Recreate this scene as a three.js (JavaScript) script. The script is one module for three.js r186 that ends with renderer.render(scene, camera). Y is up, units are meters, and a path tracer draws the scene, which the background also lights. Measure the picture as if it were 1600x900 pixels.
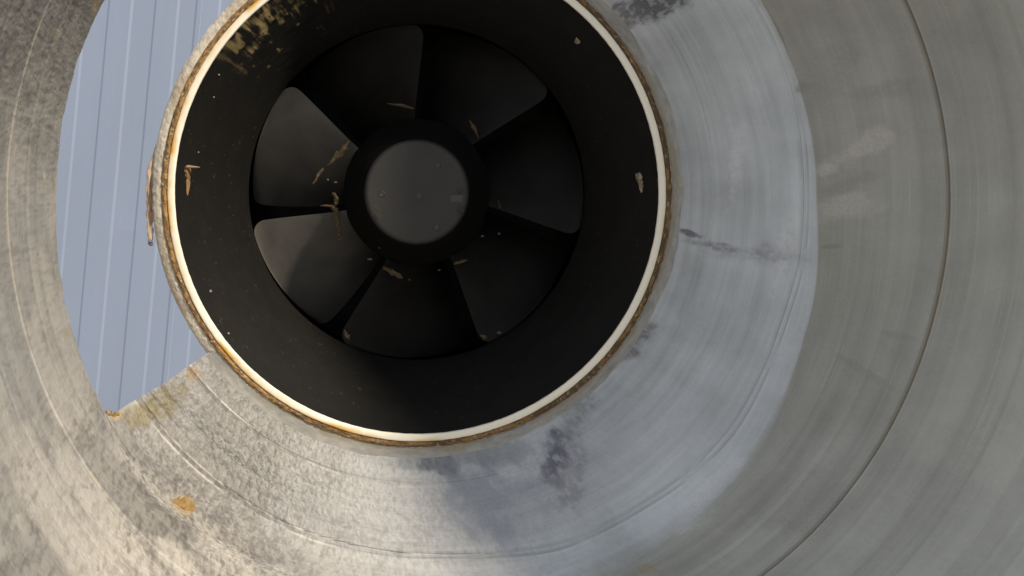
import * as THREE from 'three';
import { mergeGeometries } from 'three/addons/utils/BufferGeometryUtils.js';

// ---------------------------------------------------------------- camera, sky, sun, exposure
const S = 0.0006;                 // one drawing unit in metres (the duct's front rim is 1000 units from the lens)
const ROLL = 5.2 * Math.PI / 180; // the photographer held the camera a little tilted
const EYE = new THREE.Vector3(0, 1.3, 0);
const scene = new THREE.Scene();
const camera = new THREE.PerspectiveCamera(2 * Math.atan(0.45) * 180 / Math.PI, 16 / 9, 0.02, 400);
camera.position.copy(EYE);
camera.rotation.z = ROLL;
camera.setViewOffset(1600, 900, 149, 150, 1600, 900);
scene.add(camera);

const renderer = new THREE.WebGLRenderer({ antialias: true });
renderer.toneMapping = THREE.LinearToneMapping;
renderer.toneMappingExposure = 1.04;
renderer.shadowMap.enabled = true;
renderer.shadowMap.type = THREE.PCFSoftShadowMap;

const SUN = new THREE.Vector3(0.60, 0.62, 0.5).normalize().applyAxisAngle(new THREE.Vector3(0, 0, 1), ROLL);
const SKY_GAIN = 0.90;
function skyTexture() {
  const w = 512, h = 256, d = new Float32Array(w * h * 4);
  for (let j = 0; j < h; j++) {
    const el = (j + 0.5) / h * Math.PI - Math.PI / 2, s = Math.sin(el);
    for (let i = 0; i < w; i++) {
      const t = Math.pow(Math.max(0, s), 0.55);
      const n = fbmPer(i / w * 8, el * 3.2 + 9, 8, 5, 71);
      const cl = smooth(0.5, 0.72, n) * smooth(0.02, 0.35, s) * 0.55;
      const c = [mix(0.94, 0.62, t), mix(0.94, 0.69, t), mix(0.92, 0.83, t)];
      const k = (j * w + i) * 4;
      for (let q = 0; q < 3; q++) d[k + q] = mix(c[q], 1.15, cl) * SKY_GAIN;
      d[k + 3] = 1;
    }
  }
  const t = new THREE.DataTexture(d, w, h, THREE.RGBAFormat, THREE.FloatType);
  t.mapping = THREE.EquirectangularReflectionMapping;
  t.magFilter = THREE.LinearFilter; t.minFilter = THREE.LinearFilter;
  t.needsUpdate = true;
  return t;
}
const sky = skyTexture();
scene.background = sky; scene.environment = sky;

const sun = new THREE.DirectionalLight(new THREE.Color(1.0, 0.88, 0.70), 4.9);
sun.position.copy(EYE).add(new THREE.Vector3(0, 0, -1000 * S)).addScaledVector(SUN, 8);
sun.target.position.copy(EYE).add(new THREE.Vector3(0, 0, -1000 * S));
sun.castShadow = true; sun.shadow.radius = 9;   // hazy air: a wide, soft sun
sun.shadow.mapSize.set(2048, 2048);
Object.assign(sun.shadow.camera, { left: -4, right: 4, top: 4, bottom: -4, near: 0.5, far: 24 });
scene.add(sun, sun.target);

// ---------------------------------------------------------------- numbers
function mix(a, b, t) { return a + (b - a) * t; }
function clamp(x, a = 0, b = 1) { return Math.min(b, Math.max(a, x)); }
function smooth(a, b, x) { const t = clamp((x - a) / (b - a)); return t * t * (3 - 2 * t); }
function hash(x, y, z) {
  let h = Math.imul(x | 0, 374761393) ^ Math.imul(y | 0, 668265263) ^ Math.imul(z | 0, 2147483647 ^ 0x27d4eb2d);
  h = Math.imul(h ^ (h >>> 13), 1274126177); h ^= h >>> 16; h = Math.imul(h, 0x85ebca6b); h ^= h >>> 13;
  return (h >>> 0) / 4294967296;
}
// value noise, periodic in x with a whole period
function noisePer(x, y, per, seed) {
  const xi = Math.floor(x), yi = Math.floor(y); let fx = x - xi, fy = y - yi;
  fx = fx * fx * (3 - 2 * fx); fy = fy * fy * (3 - 2 * fy);
  const a = ((xi % per) + per) % per, b = (a + 1) % per;
  return mix(mix(hash(a, yi, seed), hash(b, yi, seed), fx), mix(hash(a, yi + 1, seed), hash(b, yi + 1, seed), fx), fy);
}
function fbmPer(x, y, per, oct, seed) {
  let s = 0, a = 0.5, n = 0;
  for (let o = 0; o < oct; o++) { s += a * noisePer(x, y, per, seed + o * 17); n += a; x *= 2; y *= 2; per *= 2; a *= 0.52; }
  return s / n;
}
function noise(x, y, seed) { return noisePer(x, y, 65536, seed); }
function fbm(x, y, oct, seed) { return fbmPer(x, y, 65536, oct, seed); }
function rng(seed) { let k = 0; return () => hash(seed, ++k, 911); }
const TAU = Math.PI * 2, RAD = Math.PI / 180;
// a smooth closed curve through [degrees, value] keys
function ringKeys(keys) {
  const k = keys.slice().sort((a, b) => a[0] - b[0]), n = k.length;
  return phi => {
    let d = phi / RAD; while (d < k[0][0]) d += 360; while (d >= k[0][0] + 360) d -= 360;
    let i = 0; while (i < n - 1 && d >= k[i + 1][0]) i++;
    const A = k[i], B = i < n - 1 ? k[i + 1] : [k[0][0] + 360, k[0][1]];
    return mix(A[1], B[1], B[0] - A[0] < 15 ? (d - A[0]) / (B[0] - A[0]) : smooth(A[0], B[0], d));
  };
}

// ---------------------------------------------------------------- building helpers
function tag(o, label, category, group, kind) {
  if (label) o.userData.label = label;
  if (category) o.userData.category = category;
  if (group) o.userData.group = group;
  if (kind) o.userData.kind = kind;
  return o;
}
function thing(name, label, category) {            // a Group at the centre of the duct's front rim
  const g = new THREE.Group(); g.name = name;
  g.position.copy(EYE).add(new THREE.Vector3(0, 0, -1000 * S));
  g.rotation.z = ROLL;
  scene.add(g);
  return tag(g, label, category);
}
function part(name, geo, mat, parent, label) {
  const m = new THREE.Mesh(geo, mat); m.name = name; m.castShadow = m.receiveShadow = true;
  parent.add(m);
  return tag(m, label);
}
// a sheet of points: at(u, v) gives [x, y, z] in drawing units measured from the rim centre; uvAt its texture place
function sheet(us, vs, at, uvAt = (u, v) => [u, v], flip = false, eps = null) {
  const nu = us.length, nv = vs.length, p = [], n = [], t = [], idx = [];
  for (const v of vs) for (const u of us) {
    const a = at(u, v); p.push(a[0] * S, a[1] * S, a[2] * S);
    t.push(...uvAt(u, v));
    if (eps) {
      const a1 = at(u - eps[0], v), a2 = at(u + eps[0], v), b1 = at(u, v - eps[1]), b2 = at(u, v + eps[1]);
      const e = [a2[0] - a1[0], a2[1] - a1[1], a2[2] - a1[2]], f = [b2[0] - b1[0], b2[1] - b1[1], b2[2] - b1[2]];
      let c = [e[1] * f[2] - e[2] * f[1], e[2] * f[0] - e[0] * f[2], e[0] * f[1] - e[1] * f[0]];
      const l = Math.hypot(...c) || 1, s = flip ? -1 : 1;
      n.push(c[0] / l * s, c[1] / l * s, c[2] / l * s);
    }
  }
  for (let j = 0; j < nv - 1; j++) for (let i = 0; i < nu - 1; i++) {
    const a = j * nu + i, b = a + 1, c = a + nu, d = c + 1;
    if (flip) idx.push(a, c, b, b, c, d); else idx.push(a, b, c, b, d, c);
  }
  const g = new THREE.BufferGeometry();
  g.setAttribute('position', new THREE.Float32BufferAttribute(p, 3));
  g.setAttribute('uv', new THREE.Float32BufferAttribute(t, 2));
  g.setIndex(idx);
  if (eps) g.setAttribute('normal', new THREE.Float32BufferAttribute(n, 3)); else g.computeVertexNormals();
  return g;
}
function steps(a, b, n) { return Array.from({ length: n + 1 }, (_, i) => a + (b - a) * i / n); }
function paint(w, h, fn, bytes = 3) {              // fn(u, v) -> [r, g, b] linear, or one value
  const d = new Uint8Array(w * h * 4);
  for (let j = 0; j < h; j++) for (let i = 0; i < w; i++) {
    const c = fn((i + 0.5) / w, (j + 0.5) / h), k = (j * w + i) * 4;
    for (let q = 0; q < 3; q++) {
      const x = clamp(bytes === 1 ? c : c[q]);
      d[k + q] = 255 * (bytes === 1 ? x : x <= 0.0031308 ? 12.92 * x : 1.055 * Math.pow(x, 1 / 2.4) - 0.055);
    }
    d[k + 3] = 255;
  }
  const t = new THREE.DataTexture(d, w, h);
  t.wrapS = THREE.RepeatWrapping; t.wrapT = THREE.ClampToEdgeWrapping;
  t.magFilter = THREE.LinearFilter; t.minFilter = THREE.LinearMipmapLinearFilter; t.generateMipmaps = true;
  if (bytes !== 1) t.colorSpace = THREE.SRGBColorSpace;
  t.needsUpdate = true;
  return t;
}
// an irregular lump of crust or a flake along a path of [x, y, z, halfWidth, height] in drawing units
function crust(path, seed, facing = [0, 0, 1], rough = 0.35) {
  const F = new THREE.Vector3(...facing).normalize(), pts = path.map(p => new THREE.Vector3(p[0], p[1], p[2]));
  const n = Math.max(10, path.length * 5), m = 10, us = steps(0, 1, n), vs = steps(0, 1, m);
  const at = (u, v) => {
    const f = clamp(u, 0, 1) * (path.length - 1), i = Math.min(path.length - 2, Math.floor(f)), k = f - i;
    const c = pts[i].clone().lerp(pts[i + 1], k), dir = pts[i + 1].clone().sub(pts[i]).normalize();
    const side = dir.clone().cross(F).normalize();
    const end = Math.sqrt(clamp(1 - Math.pow(2 * u - 1, 4)));
    const w = mix(path[i][3], path[i + 1][3], k) * end, hgt = mix(path[i][4], path[i + 1][4], k) * end;
    const a = (v - 0.5) * Math.PI, q = 1 + rough * 2 * (noise(u * n * 0.6 + 3, v * m * 0.55, seed) - 0.5);
    c.addScaledVector(side, Math.sin(a) * w * q).addScaledVector(F, Math.cos(a) * hgt * q);
    return [c.x, c.y, c.z];
  };
  const g = sheet(us, vs, at), col = [];
  for (let j = 0; j <= m; j++) for (let i = 0; i <= n; i++) { const s = 0.55 + 0.9 * noise(i * 0.7, j * 0.9, seed + 5); col.push(s, s * (0.9 + 0.2 * noise(i, j, seed + 9)), s); }
  g.setAttribute('color', new THREE.Float32BufferAttribute(col, 3));
  return g;
}

// ---------------------------------------------------------------- ground and cladding behind
{
  const t = paint(1024, 1024, (u, v) => {
    const a = fbmPer(u * 8, v * 8, 8, 6, 301), b = noisePer(u * 400, v * 400, 400, 303);
    const s = 0.19 + 0.10 * a + 0.05 * (b - 0.5); return [s * 1.05, s, s * 0.92];
  });
  t.wrapT = THREE.RepeatWrapping; t.repeat.set(20, 20);
  const g = new THREE.PlaneGeometry(80, 80); g.rotateX(-Math.PI / 2);
  const m = new THREE.Mesh(g, new THREE.MeshStandardMaterial({ map: t, roughness: 0.92 }));
  m.name = 'ground'; m.receiveShadow = true; scene.add(m);
  tag(m, 'plain grey concrete ground at the foot of the cladding', 'ground', null, 'structure');
}
{
  const wall = new THREE.Group(); wall.name = 'cladding_wall';
  wall.position.set(-1.25, 0, -3.0); scene.add(wall);
  tag(wall, 'blue grey profiled metal cladding seen through the opening left of the duct', 'wall');
  const map = paint(512, 512, (u, v) => { const s = 0.93 + 0.10 * fbmPer(u * 4, v * 4, 4, 5, 401) + 0.05 * fbmPer(u * 24, v * 3, 24, 4, 403); return [0.218 * s, 0.262 * s, 0.362 * s]; });
  map.wrapT = THREE.RepeatWrapping;
  const mat = new THREE.MeshStandardMaterial({ map, roughness: 0.62, metalness: 0 });
  const pitch = 0.2165, rise = 0.0042, slope = 0.0105, count = 4;     // four ribs to a sheet
  const profile = [];
  for (let i = 0; i < count; i++) {
    const x = i * pitch;
    profile.push([x, rise], [x + pitch / 2 - slope, rise], [x + pitch / 2, 0], [x + pitch - slope, 0]);
  }
  profile[profile.length - 1][0] -= 0.025;
  const wide = count * pitch - 0.025;
  profile.push([wide, rise], [wide + 0.019, rise], [wide + 0.021, rise - 0.003]); // lap over the next sheet
  const shp = new THREE.Shape();
  profile.forEach(([x, z], i) => i ? shp.lineTo(x, z) : shp.moveTo(x, z));
  profile.slice().reverse().forEach(([x, z]) => shp.lineTo(x, z - 0.0016));
  const geo = new THREE.ExtrudeGeometry(shp, { depth: 5, bevelEnabled: false });
  geo.rotateX(-Math.PI / 2);
  const uvA = geo.attributes.uv; for (let i = 0; i < uvA.count; i++) uvA.setXY(i, uvA.getX(i) * 0.8, uvA.getY(i) * 0.5);
  geo.rotateY(0);
  // ribs face the camera: turn the profile so that its rise points to +z
  geo.scale(1, 1, -1);
  const ix = geo.index; if (ix) { const a = ix.array; for (let i = 0; i < a.length; i += 3) { const q = a[i]; a[i] = a[i + 1]; a[i + 1] = q; } }
  else for (const key of ['position', 'normal', 'uv']) {
    const at = geo.attributes[key], s = at.itemSize;
    for (let i = 0; i < at.count; i += 3) for (let c = 0; c < s; c++) { const q = at.array[i * s + c]; at.array[i * s + c] = at.array[(i + 1) * s + c]; at.array[(i + 1) * s + c] = q; }
  }
  geo.computeVertexNormals();
  for (let k = -4; k < 6; k++) {
    const p = part('cladding_sheet', geo, mat, wall);
    p.position.set(0.150 + k * wide, 0, -0.0034 * k);
  }
}

// ---------------------------------------------------------------- the grey housing
const housing = thing('metal_housing', 'weathered grey metal funnel housing around the black duct, cut open on the left', 'housing');
const KINK = 0.915, SHIFT = 0.366, ZK = -915, ZS = -796;
const kinkPx = ringKeys([[-105, 604], [-80, 607], [-66, 609], [-55, 614], [-44, 613], [-33, 609], [-24, 604], [-14, 596], [-6, 589], [0, 586], [25, 581], [60, 586], [110, 595], [150, 600], [180, 590], [214, 608]]);
const seamPx = ringKeys([[-110, 566], [-90, 566], [-68, 580], [-42, 586], [-15, 574], [0, 570], [30, 572], [90, 570], [180, 566], [225, 563]]);
const seamBig = ringKeys([[-125, 592], [-60, 590], [0, 587], [60, 587], [130, 585], [180, 585]]);
// unseen mouth of the housing by angle, cut to cast the wanted shadow
const lipZ = ringKeys([[-60, -240], [-20, -200], [10, -200], [19, -215], [28, -238], [34, -258], [38, -295], [40, -329], [46, -450], [50, -526], [53, -594], [58, -662], [63, -730], [69, -799], [75, -850], [88, -880], [125, -880], [144, -760], [156, -600], [180, -460], [230, -340]]);
const cx = z => SHIFT * (1000 + z), cy = z => -0.03 * (1000 + z);
const soft = ringKeys([[-100, 34], [-70, 44], [-45, 34], [-20, 12], [0, 5], [40, 5], [150, 8], [200, 24], [228, 60], [245, 50]]);
function groove(d) { d *= 1.5; return 1.5 * Math.exp(-((d + 4.2) ** 2) / 3) - 2.6 * Math.exp(-(d * d) / 2.4) + 1.7 * Math.exp(-((d - 4) ** 2) / 3); }
// radius and depth along the housing: a in 0..1 across the back plate, then by depth along the wall
function lin(phi, a) {
  const rk = kinkPx(phi) * KINK;
  if (a <= 1) return [mix(404, rk, a), mix(-1014, ZK, a + 0.06 * Math.sin(a * Math.PI))];
  const z = ZK + (a - 1) * 700, wob = rk - 538;
  const r = z < ZS ? mix(rk, seamBig(phi), (z - ZK) / (ZS - ZK)) : seamBig(phi) + 0.2 * (z - ZS);
  return [r + 0 * wob, z];
}
function rz(phi, a) {
  const len = kinkPx(phi) * KINK - 404, w = soft(phi), wp = w / len, ww = w / 700;
  let q;
  if (a > 1 - wp && a < 1 + ww) {
    const A = lin(phi, 1 - wp), B = lin(phi, 1), C = lin(phi, 1 + ww), k = (a - (1 - wp)) / (wp + ww);
    q = [0, 1].map(i => (1 - k) * (1 - k) * A[i] + 2 * k * (1 - k) * B[i] + k * k * C[i]);
  } else q = lin(phi, a);
  let [r, z] = q;
  const uneven = 3.2 * (fbmPer(phi / TAU * 14 + 14, a * 5, 14, 3, 55) - 0.5);
  if (a < 1.02) {
    const dS = r - (seamPx(phi) * (1000 + 0) * 0.928 / 1000), d2 = r - 446;
    z += groove(dS * 1.0) * 0.5 + groove(d2 * 1.4) * 0.25 + uneven;
    for (const [at, wd, hg] of [[470, 3, 0.5], [492, 5, 0.7], [508, 2, 0.35]]) z -= hg * Math.exp(-(((r - at) / wd) ** 2));
  } else {
    const d = z - ZS;
    r -= groove(d * 1.7) * 0.5 - uneven;
    for (const [at, wd, hg] of [[-858, 6, 1.0], [-836, 3, 0.6], [-748, 8, 1.2], [-722, 3, 0.7], [-690, 12, 1.2], [-640, 5, 0.7]]) r += hg * Math.exp(-(((z - at) / wd) ** 2));
  }
  return [r, z];
}
function onHousing(phi, a, out = 0) {
  const [r, z] = rz(phi, a);
  return [cx(z) + (r + out) * Math.cos(phi), cy(z) + (r + out) * Math.sin(phi), z + 1000 - (out ? out * 0.5 : 0)];
}
const lipA = phi => 1 + (lipZ(phi) + 6 * (fbmPer(phi / TAU * 40 + 40, 3, 40, 3, 77) - 0.5) - ZK) / 700;
// places on the housing, given as the spot where they lie on the drawing of its front view
function place(px, py) {
  let best = null;
  let phi = Math.atan2(300 - py, px - 700), a = 0.5;
  for (let k = 0; k < 24; k++) {                    // Newton by differences
    const f = (p, q) => { const o = onHousing(p, q), d = (1000 - o[2]) / 1000; return [651 + o[0] / d - px, 300 - o[1] / d - py]; };
    const e = f(phi, a), e1 = f(phi + 1e-4, a), e2 = f(phi, a + 1e-4);
    const J = [(e1[0] - e[0]) / 1e-4, (e2[0] - e[0]) / 1e-4, (e1[1] - e[1]) / 1e-4, (e2[1] - e[1]) / 1e-4], D = J[0] * J[3] - J[1] * J[2];
    phi -= clamp((e[0] * J[3] - e[1] * J[1]) / D, -0.2, 0.2); a -= clamp((J[0] * e[1] - J[2] * e[0]) / D, -0.2, 0.2);
    best = [phi, a];
  }
  return best;
}
const arc = (phi, p0) => { let d = phi - p0; while (d > Math.PI) d -= TAU; while (d < -Math.PI) d += TAU; return d; };
// dirt marks, plus shade near the collar painted in: [x, y, half length, half width, lean in degrees, colour, strength]
const stainsAndShade = [
  [870, 712, 26, 46, 12, [0.115, 0.115, 0.145], 0.8], [890, 760, 30, 60, 20, [0.20, 0.195, 0.22], 0.5], [680, 722, 34, 22, 0, [0.12, 0.13, 0.15], 0.7],
  [745, 775, 75, 75, 20, [0.19, 0.205, 0.235], 0.7, 1], [800, 800, 90, 60, 0, [0.25, 0.265, 0.295], 0.45, 1], [740, 712, 140, 22, -4, [0.15, 0.16, 0.18], 0.6, 1], [1105, 772, 95, 12, -45, [0.60, 0.615, 0.64], 0.35, 1], [1225, 400, 14, 70, 10, [0.56, 0.575, 0.6], 0.4], [1150, 250, 10, 70, 4, [0.52, 0.535, 0.56], 0.4],  // soft dark patches below the collar deepen the cast shadow by colour
  [905, 640, 40, 22, -40, [0.16, 0.165, 0.18], 0.5], [990, 540, 14, 46, 40, [0.13, 0.13, 0.14], 0.65],
  [1020, 10, 62, 22, 0, [0.10, 0.105, 0.115], 1.2], [975, 28, 40, 22, -20, [0.14, 0.14, 0.15], 0.6],
  [1080, 364, 26, 7, 24, [0.13, 0.13, 0.15], 0.95], [1130, 386, 55, 9, 12, [0.19, 0.19, 0.21], 0.75], [1185, 398, 70, 18, 5, [0.25, 0.25, 0.28], 0.45], [1062, 305, 10, 10, 0, [0.14, 0.14, 0.15], 0.6],
  [250, 632, 46, 24, -32, [0.125, 0.108, 0.065], 0.8], [215, 648, 30, 16, -20, [0.15, 0.125, 0.07], 0.7], [303, 585, 14, 10, 30, [0.19, 0.125, 0.065], 0.65],
  [177, 645, 13, 9, 40, [0.4, 0.3, 0.17], 0.7], [330, 610, 22, 20, 40, [0.14, 0.14, 0.145], 0.65], [288, 790, 22, 12, 20, [0.34, 0.25, 0.12], 0.6],
  [150, 12, 9, 22, 30, [0.34, 0.26, 0.14], 0.5], [92, 60, 5, 22, 30, [0.42, 0.37, 0.26], 0.4], [70, 275, 3, 6, 0, [0.5, 0.42, 0.26], 0.6], [93, 300, 3, 50, 0, [0.34, 0.28, 0.18], 0.4], [106, 520, 4, 50, 12, [0.26, 0.21, 0.13], 0.35],
  [1345, 232, 60, 17, -52, [0.45, 0.435, 0.40], 0.75], [1290, 268, 26, 11, -20, [0.46, 0.44, 0.405], 0.75], [1322, 322, 60, 22, -14, [0.43, 0.415, 0.385], 0.7], [1320, 290, 50, 12, -30, [0.25, 0.25, 0.235], 0.6], [1300, 385, 20, 4, -12, [0.2, 0.2, 0.19], 0.6],
  [1370, 140, 60, 16, -5, [0.235, 0.235, 0.225], 0.4], [1300, 110, 40, 60, 10, [0.25, 0.255, 0.24], 0.45], [1405, 525, 45, 8, 5, [0.23, 0.225, 0.21], 0.5], [1350, 580, 60, 8, 40, [0.23, 0.225, 0.21], 0.45],
  [1270, 800, 60, 40, -50, [0.255, 0.25, 0.235], 0.45], [1010, 890, 20, 5, -10, [0.3, 0.24, 0.1], 0.5], [1255, 135, 14, 10, -30, [0.23, 0.225, 0.21], 0.5],
].map(s => { const [phi, a] = place(s[0], s[1]); const o = onHousing(phi, a), d = (1000 - o[2]) / 1000; return { p: o, l: s[2] * d, w: s[3] * d, ca: Math.cos(s[4] * RAD), sa: Math.sin(s[4] * RAD), c: s[5], k: s[6], smooth: s[7] }; });
// how corroded the metal is, round the ring: heavy on the left and at the bottom left
const corroded = ringKeys([[-118, 0.75], [-106, 0.42], [-92, 0.26], [-75, 0.14], [-55, 0.06], [0, 0.03], [60, 0.05], [110, 0.8], [140, 1], [165, 0.8], [180, 0.35], [200, 0.3], [215, 0.6], [228, 1], [245, 0.95]]);
// places where the wall's rolled bands begin: distance along the profile, tone, fade length
const BANDS = [[206, 0.020, 10], [222, -0.028, 16], [248, 0.022, 14], [272, -0.020, 12], [318, 0.028, 26], [346, -0.026, 20], [372, 0.022, 22], [398, -0.03, 22], [430, 0.03, 30], [474, -0.025, 30], [520, 0.02, 30]];
const ageing = ringKeys([[-150, 1], [-128, 0.9], [-112, 0.45], [-96, 0.05], [-80, 0], [100, 0], [135, 1]]);
function metal(u, v, a, seed) {                     // colour of the bare, weathered metal, some light and shade painted in; v is the distance along the profile in drawing units
  const phi = u * TAU, o = onHousing(phi, a), X = u * 3400, C = corroded(phi);
  const vv = v < 175 ? v : 175 + (v - 175) * 0.45;
  const drawn = fbmPer(u * 10, v * 0.28, 10, 5, seed), drawn2 = fbmPer(u * 22, v * 0.09, 22, 4, seed + 3), fine = noisePer(X * 1.1, v * 0.9, 3740, seed + 5);
  const cloud = fbmPer(u * 40, v / 85, 40, 5, seed + 7), cloud2 = fbmPer(u * 110, v / 30, 110, 4, seed + 8);
  const warpX = 7 * (noisePer(X / 10, vv / 10, 340, seed + 43) - 0.5), worm = Math.abs(fbmPer((X + warpX) / 6.8, (vv + warpX) / 6.4, 500, 3, seed + 45) - 0.5);
  const blot = mix(fbmPer(X / 5.5, vv / 5.2, 618, 3, seed + 11), 0.36 + 2.2 * worm, 0.42) + 0.20 * (fbmPer(X / 60, v / 55, 57, 4, seed + 47) - 0.5), spot = noisePer(X / 6.8, vv / 6.5, 500, seed + 13), scratch = noisePer(u * 30, v * 1.6, 30, seed + 19);
  const shadeSide = smooth(-100 * RAD, -70 * RAD, arc(phi, 0)) * smooth(125 * RAD, 95 * RAD, arc(phi, 0));  // mask of the side turned from the sun, carries the painted shade
  const blend = 0.008 + 0.11 * smooth(-22 * RAD, -62 * RAD, arc(phi, 0)), wall = smooth(1 - blend * 0.6, 1 + blend * 0.6, a) * shadeSide, rub = mix(1, 0.42, wall);
  let s = mix(0.43, 0.322, wall) + (1 - wall) * shadeSide * 0.12 * (Math.min(a, 1) - 0.55) + 0.07 * wall * (fbmPer(u * 5, v / 34, 5, 3, seed + 41) - 0.5) + 0.075 * wall * smooth(270, 480, v) + rub * (0.10 * (drawn - 0.5) + 0.11 * (drawn2 - 0.5)) + mix(0.20, 0.11, wall) * (cloud - 0.5) + 0.05 * (cloud2 - 0.5) + 0.03 * (fine - 0.5);  // plate and wall lighten outward, shading painted into the tone
  s += 0.05 * smooth(0.84, 0.95, scratch);
  for (const [e, amp, len] of BANDS) { const d = v - e - 3 * (cloud - 0.5); if (d > -1) s += wall * amp * smooth(-1, 0.6, d) * Math.exp(-Math.max(0, d) / len) * (0.4 + 1.2 * cloud); }
  let c = [s, s * 1.0, s * 1.0];
  c[0] *= mix(0.925, 0.985, wall); c[1] *= mix(0.985, 0.998, wall); c[2] *= mix(1.035, 0.915, wall);   // weak skylight and warm bounce on the shaded wall, painted as an olive tone
  const warm = (1 - shadeSide) * 0.8; const age = 1 - 0.36 * ageing(phi); for (let q = 0; q < 3; q++) c[q] *= age;
  c[0] *= 1 + 0.085 * warm; c[2] *= 1 - 0.06 * warm;          // the left side is tinted redder and less blue
  const pale2 = smooth(0.75, 1.25, a) * smooth(150 * RAD, 200 * RAD, phi) * (0.25 + 0.75 * smooth(0.36, 0.62, fbmPer(X / 75, v / 40, 45, 4, seed + 49) + 0.25 * (a - 1.15)));    // sun brightness painted in as a pale tone low on the side wall
  // pits and pale crust where it is corroded
  const pit = smooth(0.52, 0.68, blot) * C, pale = smooth(0.52, 0.36, blot) * C, hole = smooth(0.76, 0.9, spot) * C * (1 - 0.7 * pale2), fleck = smooth(0.56, 0.72, fbmPer(X / 4.25, vv / 4.6, 800, 2, seed + 61)) * smooth(0.36, 0.6, fbmPer(X / 34, vv / 30, 100, 3, seed + 63)) * C;
  for (let q = 0; q < 3; q++) {
    c[q] = mix(c[q], mix([0.128, 0.124, 0.117][q], [0.53, 0.495, 0.44][q], pale2), 0.8 * C);
    c[q] = mix(c[q], [0.115, 0.105, 0.10][q], pit * 0.68 * (1 - 0.55 * pale2));
    c[q] = mix(c[q], [0.37, 0.353, 0.318][q], pale * 0.20);
    c[q] = mix(c[q], [0.09, 0.085, 0.08][q], Math.max(hole * 0.7, fleck * 0.62));
  }
  // the scribed lines shine through where the crust has rubbed off them
  if (a < 1 && C > 0.2) {
    const rr = rz(phi, a)[0], dS = rr - seamPx(phi) * 0.928, d2 = rr - 446 - 4 * Math.sin(phi * 3);
    const k = Math.min(1, C * 1.5) * (0.5 * Math.exp(-(((dS + 1) / 1.3) ** 2)) + 0.4 * Math.exp(-(((dS - 6) / 1.1) ** 2)) + 0.45 * Math.exp(-((d2 / 1.2) ** 2))) * smooth(0.32, 0.6, fbmPer(u * 90, 5, 90, 4, 97));
    for (let q = 0; q < 3; q++) c[q] = mix(c[q], [0.66, 0.63, 0.56][q], clamp(k));
  }
  if (a < 1.02) {                                   // fine turned lines beside the outer scribe
    const dS = rz(phi, a)[0] - seamPx(phi) * 0.928, w = 0.5 + 0.9 * fbmPer(u * 70, 6, 70, 4, 99), wob = 1.2 * (fbmPer(u * 24, 2, 24, 3, 98) - 0.5);
    let k = 1; for (const [at, wd, f] of [[-7, 0.7, 0.06], [-3.2, 0.6, -0.16], [0, 0.7, 0.14], [2.6, 0.6, -0.26], [5, 0.7, 0.08]]) k += f * w * smooth(0.3, 0.6, w - 0.4) * Math.exp(-(((dS + wob - at) / wd) ** 2));
    for (let q = 0; q < 3; q++) c[q] *= k;
  }
  for (const t of stainsAndShade) {
    const dx = o[0] - t.p[0], dy = o[1] - t.p[1]; if (Math.abs(dx) > t.l + t.w + 20 || Math.abs(dy) > t.l + t.w + 20) continue;
    const x = (dx * t.ca - dy * t.sa) / t.l, y = (dx * t.sa + dy * t.ca) / t.w;
    const e = Math.hypot(x, y, (o[2] - t.p[2]) / (0.9 * Math.max(t.l, t.w))) + 1.5 * (fbmPer(X / 24, v / 24, 142, 5, seed + 23) - 0.5) + 0.35 * (cloud2 - 0.5);
    const k = smooth(1.08, 0.42, e) * t.k * mix(t.smooth ? 0.85 : 0.45 + 0.9 * smooth(0.25, 0.65, fbmPer(X / 7, v / 7, 486, 3, seed + 29)), 0.85, wall);
    for (let q = 0; q < 3; q++) c[q] = mix(c[q], t.c[q] * (0.85 + 0.3 * fine), clamp(k));
  }
  return c;
}
function relief(u, v, seed) {
  const X = u * 3400, C = corroded(u * TAU), vv = v < 175 ? v : 175 + (v - 175) * 0.45, blot = fbmPer(X / 5.5, vv / 5.2, 618, 3, seed + 11), fine = fbmPer(X / 3, v / 3, 1133, 3, seed + 31), drawn = fbmPer(u * 10, v * 0.28, 10, 4, seed);
  return 0.5 + C * (0.55 * (0.5 - blot) + 0.35 * (fine - 0.5)) + 0.08 * (drawn - 0.5) + 0.05 * (fine - 0.5);
}
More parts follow.
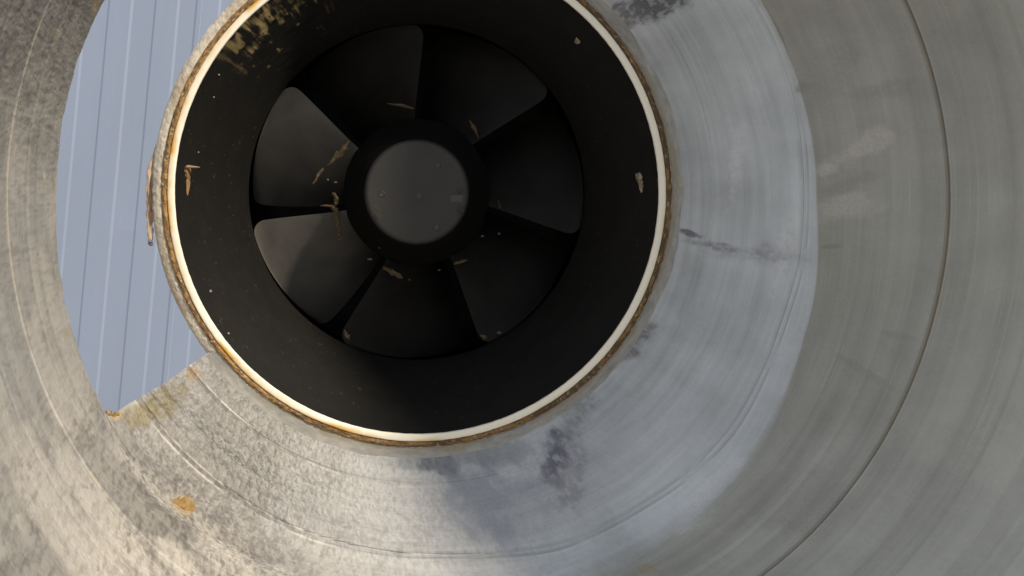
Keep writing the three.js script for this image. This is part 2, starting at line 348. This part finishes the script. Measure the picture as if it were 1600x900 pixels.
{
  const PL = 175, WL = 700;                         // lengths along the profile
  const plateMat = new THREE.MeshStandardMaterial({
    map: paint(2048, 512, (u, v) => metal(u, v * PL, v, 1001)),
    bumpMap: paint(2048, 512, (u, v) => relief(u, v * PL, 1001), 1), bumpScale: 0.0016, roughness: 0.56, metalness: 0.12,
  });
  const wallMat = new THREE.MeshStandardMaterial({
    map: paint(2048, 1024, (u, v) => {
      const z = ZK + v * 400, c = metal(u, PL + v * 400, 1 + v * 400 / 700, 1001);
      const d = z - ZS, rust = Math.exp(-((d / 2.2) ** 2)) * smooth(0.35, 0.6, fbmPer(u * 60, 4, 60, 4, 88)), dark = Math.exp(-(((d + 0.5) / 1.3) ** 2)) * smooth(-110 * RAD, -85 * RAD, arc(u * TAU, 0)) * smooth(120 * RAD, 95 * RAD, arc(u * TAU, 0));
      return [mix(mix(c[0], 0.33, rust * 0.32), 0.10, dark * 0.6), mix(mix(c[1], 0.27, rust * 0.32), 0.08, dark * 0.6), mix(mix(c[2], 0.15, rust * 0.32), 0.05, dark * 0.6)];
    }),
    bumpMap: paint(2048, 1024, (u, v) => relief(u, PL + v * 400, 1001), 1), bumpScale: 0.0016, roughness: 0.6, metalness: 0.12,
  });
  // back plate, open on the left between the two cut edges
  const edge1 = a => {                             // a straight, slightly ragged diagonal cut
    let lo = -165 * RAD, hi = -120 * RAD;
    for (let k = 0; k < 30; k++) {
      const m = (lo + hi) / 2, o = onHousing(m, a), d = (1000 - o[2]) / 1000, X = 651 + o[0] / d, Y = 300 - o[1] / d;
      const y = mix(642, 553, (X - 183) / 139) + 3 * Math.sin((X - 183) / 139 * 3.1) + 5 * (fbm(X / 14, 3, 4, 21) - 0.5);
      if (Y > y) hi = m; else lo = m;
    }
    return (lo + hi) / 2;
  }, edge2 = t => (118 + 2 * (fbm(t * 7, 8, 4, 22) - 0.5)) * RAD;
  const plateA = [];
  for (let i = 0; i <= 120; i++) plateA.push(i / 120);
  for (let i = 0; i <= 60; i++) plateA.push(0.80 + 0.2 * i / 60, 0.24 + 0.14 * i / 60);
  const pa = [...new Set(plateA.map(x => +x.toFixed(5)))].sort((a, b) => a - b);
  const e1 = new Map(), edgeOf = a => { if (!e1.has(a)) e1.set(a, edge1(a)); return e1.get(a); };
  const uOf = (w, a) => mix(edgeOf(a), edge2(a), w), uv = (w, a) => [uOf(w, a) / TAU, a];
  const ws = steps(0, 1, 520);
  const front = sheet(ws, pa, (w, a) => onHousing(uOf(w, a), a), uv, false, [0.0006, 0.0012]);
  const rear = sheet(ws, steps(0, 1, 12), (w, a) => { const p = onHousing(uOf(w, a), a); return [p[0] + 4 * Math.cos(uOf(w, a)), p[1] + 4 * Math.sin(uOf(w, a)), p[2] - 6]; }, uv, true);
  const cap = (w, f) => sheet([0, 1], steps(0, 1, 80), (k, a) => { const p = onHousing(uOf(w, a), a), c = uOf(w, a); return [p[0] + 4 * k * Math.cos(c), p[1] + 4 * k * Math.sin(c), p[2] - 6 * k]; }, (k, a) => uv(w, a), f);
  part('back_plate', mergeGeometries([front, rear, cap(0, true), cap(1, false)]), plateMat, housing);
  // side wall, from the kink to the unseen mouth, shaped for the shadow it casts
  const wa = [1];
  for (let z = -915; z < -180; z += z > ZS - 14 && z < ZS + 14 ? 0.7 : z < -640 ? 2.5 : 12) wa.push(1 + (z - ZK) / 700);
  const ph = steps(-Math.PI, Math.PI, 640);
  const cut = p => (p > 118 * RAD || p < -142 * RAD) ? 1.0 + 0.0 : 1;
  const clampA = (p, a) => Math.max(Math.min(a, lipA(p)), cut(p));
  const wuv = (p, a) => [p / TAU, (clampA(p, a) - 1) * 700 / 400];
  const ragged = p => (p > 110 * RAD || p < -140 * RAD) ? 5 * (fbmPer(p / TAU * 260 + 260, 1, 260, 4, 90) - 0.45) : 0;
  const wallAt = (p, a) => { const b = clampA(p, a), q = onHousing(p, b); if (a < 1.004) { q[2] -= ragged(p) * (1.004 - a) / 0.004; } return q; };
  const inner = sheet(ph, wa, wallAt, wuv, false, null);
  // normals from the smooth surface
  { const n = inner.attributes.normal; let k = 0; for (const a of wa) for (const p of ph) {
    const b = clampA(p, a), f = (x, y) => onHousing(x, y), a1 = f(p - 0.004, b), a2 = f(p + 0.004, b), b1 = f(p, b - 0.0006), b2 = f(p, b + 0.0006);
    const e = new THREE.Vector3(a2[0] - a1[0], a2[1] - a1[1], a2[2] - a1[2]), g = new THREE.Vector3(b2[0] - b1[0], b2[1] - b1[1], b2[2] - b1[2]);
    e.cross(g).normalize(); n.setXYZ(k++, e.x, e.y, e.z); } }
  const wo = steps(1, 2.06, 24), outAt = (p, a) => { const q = onHousing(p, clampA(p, a)); return [q[0] + 5 * Math.cos(p), q[1] + 5 * Math.sin(p), q[2] - (a === 1 ? 2 : 0)]; };
  const outer = sheet(ph, wo, outAt, wuv, true);
  const lipRing = sheet(ph, [0, 1], (p, k) => { const q = onHousing(p, Math.max(lipA(p), 1)); return [q[0] + 5 * k * Math.cos(p), q[1] + 5 * k * Math.sin(p), q[2]]; }, p => [p / TAU, 0.98]);
  const backRing = sheet(ph, [0, 1], (p, k) => { const q = wallAt(p, 1); return [q[0] + 5 * k * Math.cos(p), q[1] + 5 * k * Math.sin(p), q[2] - 2 * k]; }, p => [p / TAU, 0.01], true);
  part('side_wall', mergeGeometries([inner, outer, lipRing, backRing]), wallMat, housing);

  // an amber chip of scale on the sunlit part, and crumbs of rust along the cut edge
  const amber = new THREE.MeshStandardMaterial({ color: new THREE.Color(0.25, 0.155, 0.055), vertexColors: true, roughness: 0.7 });
  const onPx = (x, y, lift = 0) => { const [p, a] = place(x, y), o = onHousing(p, a); o[2] += lift; return o; };
  const dab = (list, seed, rough) => crust(list.map(([x, y, w, h]) => [...onPx(x, y), w, h]), seed, [0.2, 0.2, 1], rough);
  part('rust_chip', dab([[268, 783, 3, 1], [278, 786, 9, 3], [291, 793, 9, 3.5], [304, 799, 4, 1.5]], 61, 0.6), amber, housing, 'raised amber rust chip on the sunlit metal');
  part('rust_crumb', dab([[166, 640, 2, 2], [172, 647, 3.5, 3], [181, 648, 3.5, 3], [184, 642, 2, 2]], 62, 0.9), amber, housing);
}

// ---------------------------------------------------------------- the black duct with its white rim
const duct = thing('fan_duct', 'round black plastic inlet duct with a cream white rim and rusty collar', 'duct');
const ring = (prof, n, seed = 0, amp = 0, fr = 200, dense = 1) => {   // a turned ring through [radius, depth] points, roughened by noise
  const pts = []; for (let i = 0; i < prof.length - 1; i++) for (let k = 0; k < dense; k++) pts.push([mix(prof[i][0], prof[i + 1][0], k / dense), mix(prof[i][1], prof[i + 1][1], k / dense)]);
  pts.push(prof[prof.length - 1]);
  const vs = pts.map((_, i) => i);
  return sheet(steps(-Math.PI, Math.PI, n), vs, (p, i) => {
    const w = amp ? amp * (fbmPer((p / TAU + 1) * fr, i * 0.8, fr, 3, seed) - 0.5) * 2 : 0;
    return [(pts[i][0] + w * 0.7) * Math.cos(p), (pts[i][0] + w * 0.7) * Math.sin(p), pts[i][1] + w];
  }, (p, i) => [p / TAU, i / (pts.length - 1)], false);
};
{
  const whiteMap = paint(2048, 32, (u, v) => {
    const a = fbmPer(u * 50, v * 1.5, 50, 5, 501), side = smooth(75 * RAD, 110 * RAD, u * TAU) * smooth(285 * RAD, 245 * RAD, u * TAU), k = smooth(0.45, 0.95, v + 0.7 * (a - 0.5) + 0.26 * side - 0.12) * mix(0.4, 1, side) * (0.35 + 1.0 * smooth(0.36, 0.6, fbmPer(u * 26, 2, 26, 4, 509)));
    return [mix(0.82, 0.60, k), mix(0.77, 0.37, k), mix(0.65, 0.11, k)];
  });
  const white = new THREE.MeshStandardMaterial({ map: whiteMap, roughness: 0.5 });
  part('white_rim', ring([[378.6, -14], [378.8, -2], [379.3, -0.4], [380.4, 0], [384, 0.3], [387.6, 0.2], [389.6, -0.5], [390.4, -2], [390.4, -12]], 720, 505, 0.4, 260), white, duct);
  const beadMap = paint(2048, 32, (u, v) => {
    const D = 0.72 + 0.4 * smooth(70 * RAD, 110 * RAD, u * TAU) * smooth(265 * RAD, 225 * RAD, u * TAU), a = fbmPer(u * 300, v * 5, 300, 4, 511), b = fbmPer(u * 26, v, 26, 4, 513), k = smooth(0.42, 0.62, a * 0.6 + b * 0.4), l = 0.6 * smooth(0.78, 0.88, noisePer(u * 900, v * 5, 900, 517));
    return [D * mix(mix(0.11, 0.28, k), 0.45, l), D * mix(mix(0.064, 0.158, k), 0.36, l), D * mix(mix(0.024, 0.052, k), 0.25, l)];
  });
  const bead = new THREE.MeshStandardMaterial({ map: beadMap, roughness: 0.75 });
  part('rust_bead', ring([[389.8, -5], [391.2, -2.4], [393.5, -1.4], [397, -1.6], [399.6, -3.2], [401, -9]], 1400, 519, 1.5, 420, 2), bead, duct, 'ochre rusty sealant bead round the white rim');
  const collarMap = paint(2048, 64, (u, v) => {
    const phi = u * TAU, C = corroded(phi), a = fbmPer(u * 160, v * 6, 160, 5, 521), b = fbmPer(u * 30, v * 2, 30, 4, 523), ln = fbmPer(u * 8, v * 26, 8, 3, 527);
    let s = 0.34 + 0.22 * (a - 0.5) + 0.2 * (ln - 0.5) + 0.20 * C; const w = smooth(0.5, 0.66, b) * 0.4;  // corroded side also made lighter, sunlit brightness painted in
    return [mix(s * 1.06, 0.30, w), mix(s * 0.96, 0.20, w), mix(s * 0.80, 0.09, w)];
  });
  const collar = new THREE.MeshStandardMaterial({ map: collarMap, roughness: 0.55, metalness: 0.15, bumpMap: paint(2048, 64, (u, v) => fbmPer(u * 330, v * 9, 330, 4, 531), 1), bumpScale: 0.0012 });
  part('collar', ring([[398.5, -12], [399.5, -7], [402, -5.5], [408, -6], [414, -8], [418.5, -12], [420.5, -19], [420.5, -64], [408, -64]], 1400, 533, 0.8, 500, 2), collar, duct, 'dull metal collar outside the rusty bead');
  const sealMap = paint(1024, 64, (u, v) => {
    const a = fbmPer(u * 120, v * 4, 120, 5, 591), b = fbmPer(u * 20, v, 20, 4, 593), s = 0.27 + 0.16 * (a - 0.5) + 0.14 * (b - 0.5), k = smooth(0.5, 0.7, b + 0.5 * (0.4 - v));
    return [mix(s * 1.01, 0.22, k * 0.6), mix(s * 0.98, 0.18, k * 0.6), mix(s * 0.91, 0.11, k * 0.6)];
  });
  const sealant = new THREE.MeshStandardMaterial({ map: sealMap, roughness: 0.7 });
  part('sealant', sheet(steps(-142 * RAD, 117 * RAD, 700), steps(0, 1, 10), (p, t) => {
    const wide = 9 + 5 * fbmPer((p / TAU + 1) * 60, 1, 60, 4, 595), a = (406 + wide - 404) / (kinkPx(p) * KINK - 404), e = onHousing(p, a), k = t * t;
    const r0 = 402, x0 = r0 * Math.cos(p), y0 = r0 * Math.sin(p);
    return [mix(x0, e[0], t), mix(y0, e[1], t), mix(-4.5, e[2] + 0.15, mix(t, k, 0.7)) + 1.2 * (fbmPer((p / TAU + 1) * 300, t * 4, 300, 3, 597) - 0.5) * (1 - k)];
  }, (p, t) => [p / TAU * 2, t]), sealant, duct, 'smeared beige sealant between collar and grey plate');
  // inside: a smooth bell that narrows to the throat in front of the blades
  const bell = []; for (let i = 0; i <= 40; i++) { const t = i / 40; bell.push([379.4 - 75.4 * (0.62 * t + 0.38 * Math.sin(t * Math.PI / 2)), -2 - 148 * t]); }
  bell.push([303.4, -152], [303, -154.5], [303.6, -158], [312, -162], [334, -260], [394, -540]);
  const bl = bell.length - 1;
  const deposit = phi => ringKeys([[113, 0], [119, 0.5], [125, 0.8], [137, 0.8], [142, 0.5], [147, 0], [200, 0]])(phi);
  const wallMap = paint(2048, 256, (u, v) => {
    const i = v * bl, a = fbmPer(u * 70, v * 12, 70, 5, 541), st = fbmPer(u * 400, v * 8, 400, 3, 543), s = 0.0074 + 0.004 * (a - 0.5);
    const d = smooth(0.42, 0.66, a + 0.55 * (st - 0.5) - 0.016 * i + 0.14) * smooth(0.25, 0.75, st) * deposit(u * TAU);
    const sp = smooth(0.93, 0.965, noisePer(u * 500, v * 60, 500, 547)) * 0.35;
    return [mix(s + sp * 0.06, 0.22 * (0.5 + st), d), mix(s * 0.94 + sp * 0.055, 0.165 * (0.5 + st), d), mix(s * 0.84 + sp * 0.04, 0.075 * (0.5 + st), d)];
  });
  const black = new THREE.MeshPhysicalMaterial({ map: wallMap, roughness: 0.6, specularIntensity: 0.35, bumpMap: paint(2048, 256, (u, v) => 0.4 + 0.03 * fbmPer(u * 300, v * 30, 300, 3, 551) + 0.5 * fbmPer(u * 90, v * 14, 90, 4, 553) * deposit(u * TAU), 1), bumpScale: 0.003 });
  const inner = sheet(steps(-Math.PI, Math.PI, 360), steps(0, bl, bl), (p, i) => [bell[i][0] * Math.cos(p), bell[i][0] * Math.sin(p), bell[i][1]], (p, i) => [p / TAU, i / bl]);
  part('duct_wall', inner, black, duct);
  const plain = new THREE.MeshStandardMaterial({ color: new THREE.Color(0.02, 0.019, 0.018), roughness: 0.6 });
  part('duct_shell', ring([[399, -20], [399, -66], [386, -110], [336, -166], [352, -260], [412, -545], [300, -550], [60, -550], [0.5, -550]], 200), plain, duct);

  // a screw that came through the wall, with a rust run, a pale flake, specks
  const onBell = (x, y) => {                        // place on the inside of the bell
    let d = 1; for (let k = 0; k < 30; k++) { const r = Math.hypot(x - 651, y - 300) * d; let z = -2; for (const q of bell.slice(0, 41)) if (q[0] >= r) z = q[1]; d = mix(d, 1 - z / 1000, 0.5); }
    const px = (x - 651) * d, py = (300 - y) * d; return [px, py, (1 - d) * 1000];
  };
  const inward = p => { const l = Math.hypot(p[0], p[1]); return [-p[0] / l, -p[1] / l, 0.55]; };
  const rustM = new THREE.MeshStandardMaterial({ color: new THREE.Color(0.22, 0.125, 0.055), vertexColors: true, roughness: 0.7 });
  const paleM = new THREE.MeshStandardMaterial({ color: new THREE.Color(0.22, 0.185, 0.12), vertexColors: true, roughness: 0.8 });
  const steel = new THREE.MeshStandardMaterial({ color: new THREE.Color(0.42, 0.3, 0.19), roughness: 0.45, metalness: 0.6 });
  const sc = onBell(292, 261), run = [[292, 258, 6.5, 5], [293, 266, 6, 4], [294, 280, 4.2, 2.5], [293.5, 294, 3, 1.6], [293, 306, 2.2, 1.2]].map(([x, y, w, h]) => [...onBell(x, y), w, h]);
  part('rust_run', crust(run, 571, inward(sc), 0.4), rustM, duct, 'brown rust run below the screw tip');
  const tip = new THREE.CylinderGeometry(0.6 * S, 2.6 * S, 20 * S, 10); 
  const thread = new THREE.TorusGeometry(2.6 * S, 0.6 * S, 6, 12);
  const bits = [tip]; for (let k = 0; k < 5; k++) { const t = thread.clone(); t.scale(1 - k * 0.13, 1 - k * 0.13, 1); t.rotateX(Math.PI / 2); t.translate(0, (-7 + k * 3.2) * S, 0); bits.push(t); }
  const screw = part('screw', mergeGeometries(bits), steel, duct, 'screw tip poking through the duct wall');
  screw.rotation.z = -Math.PI / 2 - 0.05; screw.position.set((sc[0] + 12) * S, sc[1] * S, (sc[2] + 4) * S);
  const fl = [[993, 272, 3, 2], [999, 277, 6, 3.5], [1001, 288, 4.5, 3], [1002, 302, 2, 1.2]].map(([x, y, w, h]) => [...onBell(x, y), w, h]);
  part('pale_flake', crust(fl, 573, inward(fl[1]), 0.7), paleM, duct);
  const f2 = [[901, 58, 1.2, 1], [902, 64, 4.5, 2], [903, 69, 5.5, 1.6]].map(([x, y, w, h]) => [...onBell(x, y), w, h]);
  part('pale_flake', crust(f2, 575, inward(f2[1]), 0.5), paleM, duct);
  for (const [x, y, r] of [[329, 455, 2.4], [357, 521, 2], [342, 117, 1.6], [334, 152, 1.5], [310, 238, 1.4]]) {
    const p = onBell(x, y), g = new THREE.IcosahedronGeometry(r * S, 1); g.translate(p[0] * S, p[1] * S, p[2] * S);
    part('speck', g, paleM.clone(), duct).material.vertexColors = false;
  }
  // the torn strip hanging off the collar's left side
  const torn = new THREE.MeshStandardMaterial({ color: new THREE.Color(0.40, 0.31, 0.22), vertexColors: true, roughness: 0.8 });
  const ln = (list, z, seed, r) => crust(list.map(([x, y, w, h]) => [(x - 651) * (1 - z / 1000), (300 - y) * (1 - z / 1000), z, w, h]), seed, [0.1, 0, 1], r);
  const strip = part('torn_strip', ln([[246, 222, 3, 2], [240, 245, 4, 2], [236, 270, 5, 2.5], [234, 300, 5.5, 2.5], [234, 335, 5.5, 2.5], [235, 365, 4.5, 2.5], [236, 382, 3.5, 2]], -18, 581, 0.5), torn, duct, 'torn brown strip peeling off the left of the collar');
  part('frayed_edge', ln([[237, 272, 1, 2], [236.5, 300, 1.2, 2.6], [236, 330, 1.2, 2.6], [237, 352, 1, 2]], -14, 583, 0.4), new THREE.MeshStandardMaterial({ color: new THREE.Color(0.12, 0.055, 0.03), vertexColors: true, roughness: 0.9 }), strip);
  part('loose_end', ln([[233, 374, 2, 3], [235, 380, 4, 5], [238, 384, 2, 3]], -14, 585, 0.6), new THREE.MeshStandardMaterial({ color: new THREE.Color(0.10, 0.10, 0.12), vertexColors: true, roughness: 0.5 }), strip);
}

// ---------------------------------------------------------------- the fan
const fan = thing('fan_impeller', 'black seven bladed fan impeller with a round dull hub inside the duct', 'fan');
{
  const ZB = -166;
  const dust = (seed, base, amp) => paint(512, 512, (u, v) => { const a = fbm(u * 7, v * 7, 5, seed), b = noise(u * 240, v * 240, seed + 3), s = base + amp * (a - 0.5) + base * 0.25 * (b - 0.5); return [s * 1.08, s, s * 0.89]; });
  const bladeMat = new THREE.MeshPhysicalMaterial({ map: dust(601, 0.0085, 0.007), roughness: 0.6, specularIntensity: 0.3 });
  const litBladeMat = new THREE.MeshStandardMaterial({ map: dust(605, 0.056, 0.034), roughness: 0.65 });  // lighter brown copy: some dust, mostly painted sunlight on the two left blades
  const hubMat = new THREE.MeshPhysicalMaterial({ color: new THREE.Color(0.0042, 0.0039, 0.0035), roughness: 0.9, specularIntensity: 0.2 });
  const capMat = new THREE.MeshStandardMaterial({ map: dust(611, 0.017, 0.009), roughness: 0.6 });
  const deg = RAD, N = 7;
  const rootR = 126, tipR = 305.5;
  const bladeAt = th0 => (s, q) => {
    const deep = mix(118, 150, 1 - q) * (0.45 * s + 0.55 * Math.pow(s, 1.7));
    const rim = tipR + 0.19 * deep, r = mix(rootR, rim, q), over = Math.max(0, r - (rim - 25)), round = 25 - Math.sqrt(Math.max(0, 25 * 25 - over * over));
    const near = th0 + (1 - q) * 4.6 * deg - 0.9 * deg * Math.sin(q * Math.PI) + round / r, far = th0 + mix(52, 45.5, q) * deg - 0.6 * round / r;
    const th = mix(near, far, s), z = ZB - deep;
    return [r * Math.cos(th), r * Math.sin(th), z];
  };
  const us = steps(0, 1, 40), qs = [...steps(0, 0.85, 22), ...steps(0.86, 1, 16)];
  const one = bladeAt(0);
  const T = 4.5, backAt = (s, q) => { const p = one(s, q); return [p[0], p[1], p[2] - T * Math.sin(Math.PI * clamp(s * 6 + 0.25, 0, 0.5))]; };
  const bladeGeo = mergeGeometries([
    sheet(us, qs, one, (s, q) => [s, q], true), sheet(us, qs, backAt, (s, q) => [s, q], false),
    sheet([0, 1], qs, (k, q) => k ? backAt(0, q) : one(0, q), (k, q) => [0, q], false),
    sheet([0, 1], qs, (k, q) => k ? backAt(1, q) : one(1, q), (k, q) => [1, q], true),
    sheet(us, [0, 1], (s, k) => k ? backAt(s, 1) : one(s, 1), s => [s, 1], true),
  ]);
  const rustM = new THREE.MeshStandardMaterial({ color: new THREE.Color(0.062, 0.04, 0.015), vertexColors: true, roughness: 0.75 });
  for (let i = 0; i < N; i++) {
    const b = part('blade', bladeGeo, i === 5 || i === 6 ? litBladeMat : bladeMat, fan, i === 5 || i === 6 ? 'blade with brown dust, painted lighter as if sunlit' : undefined);
    b.rotation.z = (87.3 - i * 360 / N) * deg;
  }
  // hub body and its round cap
  const hubProf = [[76, -92], [87, -94], [97, -104], [108, -128], [122, -150], [131, -162], [134, -172], [136, -500], [110, -510]];
  part('hub', ring(hubProf, 120), hubMat, fan);
  const cap = [[0.01, -78]]; for (let i = 1; i <= 12; i++) cap.push([i / 12 * 80, -78 - 0.6 * (i / 12) ** 2]);
  for (let i = 1; i <= 10; i++) { const a = i / 10 * Math.PI / 2; cap.push([80 + 9.5 * Math.sin(a), -88 + 9.4 * Math.cos(a)]); }
  cap.push([89.5, -98]);
  const capMesh = part('hub_cap', sheet(steps(-Math.PI, Math.PI, 120), steps(0, cap.length - 1, cap.length - 1), (p, i) => [cap[i][0] * Math.cos(p), cap[i][0] * Math.sin(p), cap[i][1]], (p, i) => [0.5 + cap[i][0] / 200 * Math.cos(p), 0.5 + cap[i][0] / 200 * Math.sin(p)]), capMat, fan, 'round dull grey hub cap in the middle');
  const D = 1.078, onCap = (x, y, lift) => [(x - 651) * D, (300 - y) * D, -78.4 + lift];
  for (const [x, y, r] of [[597, 303, 4.2], [655, 306, 4.6], [684, 258, 3.8], [682, 355, 4.6]]) {
    const g = new THREE.TorusGeometry(r * S, 1.3 * S, 8, 20), c = new THREE.CircleGeometry((r - 0.6) * S, 16); c.translate(0, 0, 0.5 * S); const m = mergeGeometries([g, c]);
    const p = onCap(x, y, 0); m.translate(p[0] * S, p[1] * S, p[2] * S);
    part('rivet', m, new THREE.MeshStandardMaterial({ color: new THREE.Color(0.03, 0.028, 0.024), roughness: 0.4 }), capMesh);
  }
  const lab = new THREE.BoxGeometry(20 * S, 11 * S, 1.6 * S); { const p = onCap(713, 310, 0); lab.translate(p[0] * S, p[1] * S, p[2] * S); }
  part('plate', lab, new THREE.MeshStandardMaterial({ color: new THREE.Color(0.046, 0.042, 0.036), roughness: 0.6 }), capMesh);
  const dim = new THREE.MeshStandardMaterial({ color: new THREE.Color(0.024, 0.02, 0.016), vertexColors: true, roughness: 0.8 });
  for (const [pts, seed] of [[[[583, 322, 4], [588, 331, 8], [594, 343, 4]], 621], [[[722, 292, 3], [719, 300, 6], [717, 304, 3]], 622], [[[716, 318, 3], [719, 328, 7], [716, 337, 3]], 623]])
    part('smudge', crust(pts.map(([x, y, w]) => [...onCap(x, y, -0.2), w, 0.7]), seed, [0, 0, 1], 0.5), dim, capMesh);
  // rust at the blade roots
  const DR = 1.160, at = list => list.map(([x, y, w, h]) => [(x - 651) * DR, (300 - y) * DR, -160 + 4, w, h]);
  const roots = [
    [[604, 162, 1.4, 2], [625, 165, 2.2, 3], [648, 170, 2.6, 3]], [[733, 187, 2, 2], [740, 200, 3, 3], [748, 217, 1.6, 2]],
    [[547, 219, 2, 4], [537, 233, 6, 4], [524, 248, 4, 3], [511, 260, 1.5, 2]], [[506, 262, 2, 3], [497, 275, 3, 3], [489, 289, 1.4, 2]],
    [[500, 321, 1, 1.5], [519, 322, 2.5, 3], [525, 329, 4.5, 4], [528, 348, 3.8, 4], [531, 366, 2, 3]], [[529, 362, 3, 4], [533, 376, 4, 4]],
    [[598, 416, 3, 3], [612, 425, 4, 3], [630, 434, 3, 3]], [[708, 412, 2, 2], [720, 409, 2.6, 3], [731, 405, 2, 2]],
    [[520, 300, 3, 3], [527, 312, 4, 4], [524, 322, 3, 3]], [[778, 312, 1.2, 2], [781, 326, 1, 2]],
  ];
  roots.forEach((l, i) => part('rust_deposit', crust(at(l), 640 + i, [0, 0, 1], 0.7), rustM, fan));
  const tipRust = [[[538, 514, 2, 2], [541, 523, 5, 4], [546, 531, 3, 3]], [[750, 523, 2, 2], [757, 526, 4, 3], [761, 527, 2, 2]]];
  tipRust.forEach((l, i) => part('rust_deposit', crust(at(l), 660 + i, [0, 0, 1], 0.6), rustM, fan));
  const r = rng(5), spk = new THREE.MeshStandardMaterial({ color: new THREE.Color(0.05, 0.044, 0.034), roughness: 0.5 });
  for (const [x, y] of [[562, 249], [551, 308], [593, 387], [578, 405], [640, 437], [686, 422], [754, 369], [780, 365], [512, 281], [524, 285], [780, 520]]) {
    const g = new THREE.IcosahedronGeometry((1.2 + 1.6 * r()) * S, 1); g.scale(1 + r(), 1, 0.8); g.translate((x - 651) * 1.148 * S, (300 - y) * 1.148 * S, -148 * S);
    part('speck', g, spk, fan);
  }
}

renderer.render(scene, camera);
